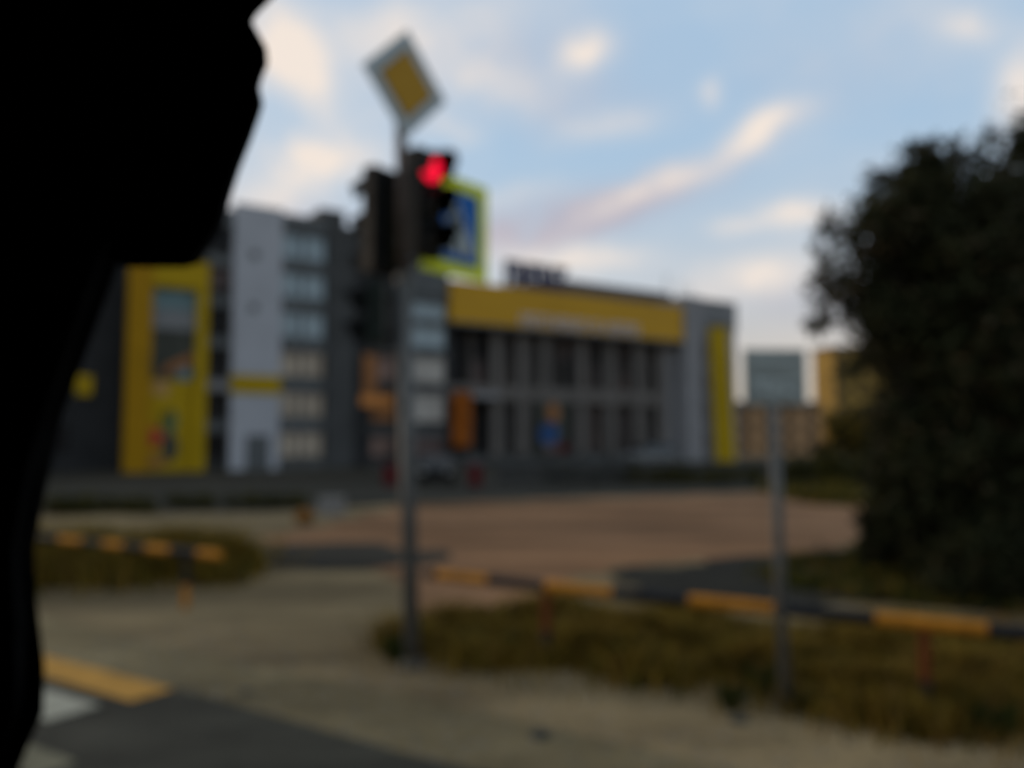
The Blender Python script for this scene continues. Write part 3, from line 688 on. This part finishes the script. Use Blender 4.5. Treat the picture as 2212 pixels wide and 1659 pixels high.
obj('walking_figure', wk, 'sign_black', pe)
for k in range(4): obj('zebra_bar', prism(NB(), [pc + SD * .029 + SW * (-.27 + .15 * k + a) + Z * b for a, b in ((0, -.3), (.07, -.3), (.09, -.27), (.02, -.27))], SD * .003), 'sign_black', pe)
obj('back_bracket', tube(NB(), [pole(4.75) + SD * .02, Vector((pc.x, pc.y, pole(4.75).z)) - SD * .02], .022, 8), 'post_grey', pe)

def signal(label, c, face, zlo, zhi, nsec, lenses, m='housing', wid=.36, dep=.17, vis=.32):
    face = face.normalized(); sd = Vector((-face.y, face.x, 0)); r = thing('traffic_light', label, 'traffic light', (c.x, c.y, zlo), 'traffic light heads on the signal pole')
    h = (zhi - zlo) / nsec
    for i in range(nsec):
        z0 = zhi - (i + 1) * h; bm = bx(NB(), Vector((c.x, c.y, z0 + .006)) - sd * wid / 2 - face * dep / 2, sd * wid, face * dep, Z * (h - .012)); bev(bm, .03, 3)
        s = obj('housing_section', bm, m, r); lc = Vector((c.x, c.y, z0 + h / 2)) + face * (dep / 2); rad = min(wid, h) * .42
        bm = NB(); n = 20
        v0 = [bm.verts.new(lc + face * .004 + (sd * math.cos(6.2832 * k / n) + Z * math.sin(6.2832 * k / n)) * rad) for k in range(n)]
        v1 = [bm.verts.new(lc + face * .03 + (sd * math.cos(6.2832 * k / n) + Z * math.sin(6.2832 * k / n)) * rad * .6) for k in range(n)]
        ctr = bm.verts.new(lc + face * .04)
        for k in range(n):
            bm.faces.new((v0[k], v0[(k + 1) % n], v1[(k + 1) % n], v1[k])); bm.faces.new((v1[k], v1[(k + 1) % n], ctr))
        bm.faces.new(v0[::-1]); obj('lens', bm, lenses[i], s, True)
        bm = NB(); R1 = rad * 1.1; rows = []                       # visor: open tunnel, longer at the top, drooping a little
        for k in range(15):
            a = R(-30 + 240 * k / 14); d0 = sd * math.cos(a) + Z * math.sin(a); ln = vis * (.55 + .45 * max(0, math.sin(a)))
            rows.append([bm.verts.new(lc + d0 * R1), bm.verts.new(lc + d0 * R1 + face * ln - Z * .06 * ln / vis)])
        for a, b in zip(rows, rows[1:]): bm.faces.new((a[0], b[0], b[1], a[1]))
        bmesh.ops.solidify(bm, geom=bm.faces[:], thickness=.006); obj('visor', bm, 'visor' if i == 0 and lenses[0] == 'lens_red' else 'housing', s, True)
    for z in (zlo + .12, zhi - .15):
        q = pole(z); obj('bracket', tube(NB(), [q, Vector((c.x, c.y, q.z)) - face * dep / 2 * .9], .022, 8), 'housing', r)
    return r
Yp = PB.y
c1_ = W(917, 442, Yp - .28); signal('traffic light head with its red lamp lit, right of the pole', c1_, SD, W(905, 557, Yp - .28).z, W(905, 327, Yp - .28).z, 3, ['lens_red', 'lens_dark', 'lens_dark'])
c2_ = W(822, 480, Yp); signal('unlit traffic light head left of the pole, seen from behind', c2_, -SD, W(815, 592, Yp).z, W(815, 366, Yp).z, 3, ['lens_dark'] * 3)
c3_ = W(816, 680, Yp); signal('lower pedestrian light head with two dark lamps, left of the pole', c3_, Vector((-.95, -.05, 0)), W(815, 748, Yp).z, W(815, 612, Yp).z, 2, ['lens_dark', 'lens_green'], 'housing_green', wid=.34)

# ------------------------------------------------------------------ small square sign on a thin post
SB = G(1697, 1540); ST = W(1668, 800, SB.y)
def post2(z): return SB.lerp(ST, z / ST.z)
ss = thing('square_sign', 'small grey rectangular road sign on a thin post', 'road sign', SB)
obj('post', tube(NB(), [post2(-.05), post2(ST.z + .12)], .046, 14), 'post_grey', ss, True)
cs = W(1671, 815, SB.y) + Vector((0, -.06, 0)); hw, hh = .272, .24
bm = bx(NB(), cs + Vector((-hw, 0, -hh)), (2 * hw, .03, 0), (0, .02, 0), (0, 0, 2 * hh)); plate = obj('plate', bev(bm, .008, 2), 'plate_grey', ss)
for i, (x, z, ww, h_) in enumerate(((-.17, -.14, .09, .13), (-.05, -.16, .07, .1), (.06, -.15, .10, .06), (-.19, .12, .34, .035))):
    obj('faded_mark', bx(NB(), cs + Vector((x, -.004 + x * .06, z)), (ww, ww * .06, 0), (0, -.0035, 0), (0, 0, h_)), 'plate_mark', plate)
for z in (-.12, .12): obj('clamp', bx(NB(), cs + Vector((-.07, .022, z - .02)), (.14, 0, 0), (0, .09, 0), (0, 0, .04)), 'post_grey', ss)

# ------------------------------------------------------------------ cars, bins, block, stones
def car(label, px, y, head, Lc, Wc, Hc, m, van=False):
    b = G(px, y); r = thing('parked_car', label, 'car', b, 'cars parked before the shopping centre'); f = Vector((math.cos(head), math.sin(head), 0)); s = Vector((-f.y, f.x, 0))
    def q(x, y_, z): return b + f * x + s * y_ + Z * z
    prof = [(-.5, .25), (-.5, .55), (-.47, .62), (.2 if not van else .3, .66), (.47, .56), (.5, .4), (.49, .22)]
    bm = NB(); prism(bm, [q(x * Lc, -Wc / 2, z * Hc) for x, z in prof], s * Wc); bev(bm, .06, 2); obj('body', bm, m, r)
    gh = [(-.47, .62), (-.40 if not van else -.45, .97), (.05 if not van else .14, 1.0), (.24 if not van else .32, .65)]
    bm = NB(); a = [bm.verts.new(q(x * Lc, -Wc * (.47 if z < .8 else .39), z * Hc)) for x, z in gh]; c = [bm.verts.new(q(x * Lc, Wc * (.47 if z < .8 else .39), z * Hc)) for x, z in gh]
    bm.faces.new(a); bm.faces.new(c[::-1])
    for i in range(4): bm.faces.new((a[i], c[i], c[(i + 1) % 4], a[(i + 1) % 4]))
    obj('glasshouse', bm, 'car_glass', r)
    x0, x1 = gh[1][0] * Lc, gh[2][0] * Lc
    bm = bx(NB(), q(x0 - .03, -Wc * .40, Hc * .975), f * (x1 - x0 + .1), s * Wc * .80, Z * .07); bev(bm, .03, 2); obj('roof', bm, m, r)
    for x in (-.30, .31):
        for e in (-1, 1):
            w_ = obj('wheel', tube(NB(), [q(x * Lc, e * Wc * .5, .32), q(x * Lc, e * Wc * .5 - e * .22, .32)], .32, 16), 'rubber', r)
            obj('rim', tube(NB(), [q(x * Lc, e * (Wc * .5 + .012), .32), q(x * Lc, e * (Wc * .5 - .02), .32)], .19, 12), 'post_grey', w_)
    for e in (-1, 1):
        obj('tail_light', bx(NB(), q(-.505 * Lc, e * Wc * .40 - .12, Hc * .43), f * .05, s * .24, Z * .18), 'tail_red', r)
        obj('headlight', bx(NB(), q(.47 * Lc, e * Wc * .36 - .16, Hc * .42), f * .12, s * .32, Z * .12), 'pane_pale', r)
    return r
car('black car parked by the bins, right of the signal pole', 945, 1043, R(272), 4.3, 1.85, 1.55, 'car_black')
car('pale grey van parked under the right end of the fascia', 1404, 1004, R(205), 4.6, 1.9, 1.95, 'car_silver', True)
def bin_(label, px, y):
    b = G(px, y); r = thing('litter_bin', label, 'bin', b, 'dark red litter bins')
    obj('body', bev(prism(NB(), [b + Vector((x, y_, .08)) for x, y_ in ((-.3, -.26), (.3, -.26), (.3, .26), (-.3, .26))], Z * .92), .05, 2), 'dark_red', r)
    obj('lid', bev(prism(NB(), [b + Vector((x, y_, 1.003)) for x, y_ in ((-.34, -.3), (.34, -.3), (.34, .3), (-.34, .3))], Z * .1), .03, 2), 'dark_red', r)
    bm = NB()
    for x in (-.2, .2): tube(bm, [b + Vector((x, 0, 0)), b + Vector((x, 0, .1))], .04, 8)
    obj('foot', bm, 'rubber', r)
bin_('dark red bin just left of the signal pole', 843, 1052); bin_('dark red bin at right of the black car', 1027, 1053)
bl = G(716, 1112); bm = bev(prism(NB(), [bl + Vector((x, y, -.02)) for x, y in ((-.36, -.25), (.34, -.28), (.38, .25), (-.33, .28))], Z * .55), .09, 3)
tag(obj('concrete_block', bm, 'concrete'), 'pale concrete block on the lot edge left of the pole', 'block')
bu = G(658, 1132); cs_ = [(bu + Vector((0, 0, .15)), .24, .6)]
r = thing('dry_bush', 'small orange brown dry bush left of the pale block', 'shrub', bu); o = link('foliage', leaf_mesh(cs_, 700, .05, 55, ('leaf_brown', 'rail_orange')), r); o.matrix_parent_inverse = Matrix.Translation(bu).inverted()
obj('stem', tube(NB(), [bu, bu + Z * .25], [.015, .008], 6), 'bark', r)
def stone(px, y, s, label):
    b = G(px, y); rnd = random.Random(int(px)); bm = NB(); bmesh.ops.create_icosphere(bm, subdivisions=2, radius=s)
    for v in bm.verts: v.co = Vector((v.co.x * 1.3, v.co.y, v.co.z * .6)) * rnd.uniform(.85, 1.12) + b + Z * s * .25
    tag(obj('stone', bm, 'stone'), label, 'stone', 'stones on the shoulder')
stone(1168, 1592, .07, 'dark stone alone on the dusty shoulder near the asphalt'); stone(1597, 1560, .06, 'small stone near the foot of the thin sign post'); stone(530, 1500, .05, 'small stone beside the yellow stripe end')

# loose pebbles on the shoulder and driveway
rnd = random.Random(77); V, Fc = [], []
for k in range(2600):
    p = A * rnd.uniform(-9, 6) + NN * (4.75 + abs(rnd.gauss(0, 1.1))); q = rnd.uniform(.006, .022); i = len(V)
    for j in range(5): V.append(p + Vector((math.cos(j * 1.257 + k) * q * rnd.uniform(.7, 1.3), math.sin(j * 1.257 + k) * q * rnd.uniform(.7, 1.3), 0)))
    V.append(p + Vector((rnd.uniform(-.3, .3) * q, rnd.uniform(-.3, .3) * q, q * .8 + .004)))
    Fc += [(i + j, i + (j + 1) % 5, i + 5) for j in range(5)]
me = bpy.data.meshes.new('gravel'); me.from_pydata(V, [], Fc); me.materials.append(M['concrete']); me.materials.append(M['stone'])
me.polygons.foreach_set('material_index', [(k // 5) % 2 for k in range(len(Fc))])
tag(link('gravel', me), 'loose small pebbles scattered along the asphalt edge', 'gravel', kind='stuff')

# ------------------------------------------------------------------ bus around the viewer, and its curtain
bus = thing('bus', 'dark bus interior that frames the view', 'bus', (-A * .0))
def bbx(name, a0, a1, n0, n1, z0, z1, m): return obj(name, bx(NB(), A * a0 + NN * n0 + Z * z0, A * (a1 - a0), NN * (n1 - n0), Z * (z1 - z0)), m, bus)
NI, NO = .62, .70
bbx('floor', -4, 4, -1.7, NI, .95, 1.0, 'bus_inner'); bbx('roof', -4, 4, -1.7, NO, 3.22, 3.30, 'bus_inner')
bbx('side_panel', -4, 4, NI, NO, .45, 1.55, 'bus_inner'); bbx('window_header', -4, 4, NI, NO, 3.06, 3.22, 'bus_inner')
bbx('window_pillar', -4, -1.75, NI, NO, 1.55, 3.06, 'bus_inner'); bbx('window_pillar', .9, 4, NI, NO, 1.55, 3.06, 'bus_inner')
bbx('far_side', -4, 4, -1.78, -1.7, .45, 3.22, 'bus_inner'); bbx('end_wall', -4.08, -4, -1.78, NO, .45, 3.3, 'bus_inner'); bbx('end_wall', 4, 4.08, -1.78, NO, .45, 3.3, 'bus_inner')
cu = thing('curtain', 'black bus curtain hanging gathered at the left of the window', 'curtain', A * -1.2 + NN * .5 + Z * 3.0)
def on_plane(px, py, n):
    d = ray(px, py); return EYE + d * (n / d.dot(NN))
def cloth(name, left, right, n0, amp, freq, thick, rows=90, cols=40):
    # left/right: edge polylines [(py, px)...] of the hanging cloth; folds run down it
    def ev(pl_, y):
        for (y0, x0), (y1, x1) in zip(pl_, pl_[1:]):
            if y <= y1: t = (y - y0) / (y1 - y0); return x0 + (x1 - x0) * t
        return pl_[-1][1]
    y0 = left[0][0]; y1 = left[-1][0]; bm = NB(); g = []
    for i in range(rows + 1):
        y = y0 + (y1 - y0) * i / rows; xl, xr = ev(left, y), ev(right, y)
        g.append([bm.verts.new(on_plane(xl + (xr - xl) * j / cols, y, n0 + amp * math.sin(freq * j / cols * 6.2832 + y * .002) + amp * .4 * math.sin(freq * 2.3 * j / cols * 6.2832 + y * .004))) for j in range(cols + 1)])
    for a, b in zip(g, g[1:]):
        for j in range(cols): bm.faces.new((a[j], a[j + 1], b[j + 1], b[j]))
    bmesh.ops.solidify(bm, geom=bm.faces[:], thickness=thick)
    return obj(name, bm, 'curtain', cu, True)
cloth('drape', [(-60, -330), (1760, -330)], [(-60, 620), (0, 560), (300, 400), (560, 262), (640, 232), (770, 184), (900, 134), (1050, 102), (1185, 74), (1300, 80), (1440, 97), (1540, 94), (1610, 62), (1659, 42), (1760, 10)], .50, .022, 5, .004)
cloth('gathered_flap', [(-60, 520), (0, 480), (300, 330), (560, 225), (578, 270)], [(-60, 640), (0, 586), (30, 556), (48, 545), (75, 560), (105, 577), (140, 579), (165, 568), (190, 561), (225, 569), (250, 562), (310, 541), (365, 519), (420, 501), (470, 487), (500, 476), (530, 455), (555, 436), (572, 428), (578, 400)], .44, .012, 3, .004)
obj('rod', tube(NB(), [A * -1.9 + NN * .5 + Z * 3.03, A * -.3 + NN * .5 + Z * 3.03], .012, 8), 'bus_inner', cu)
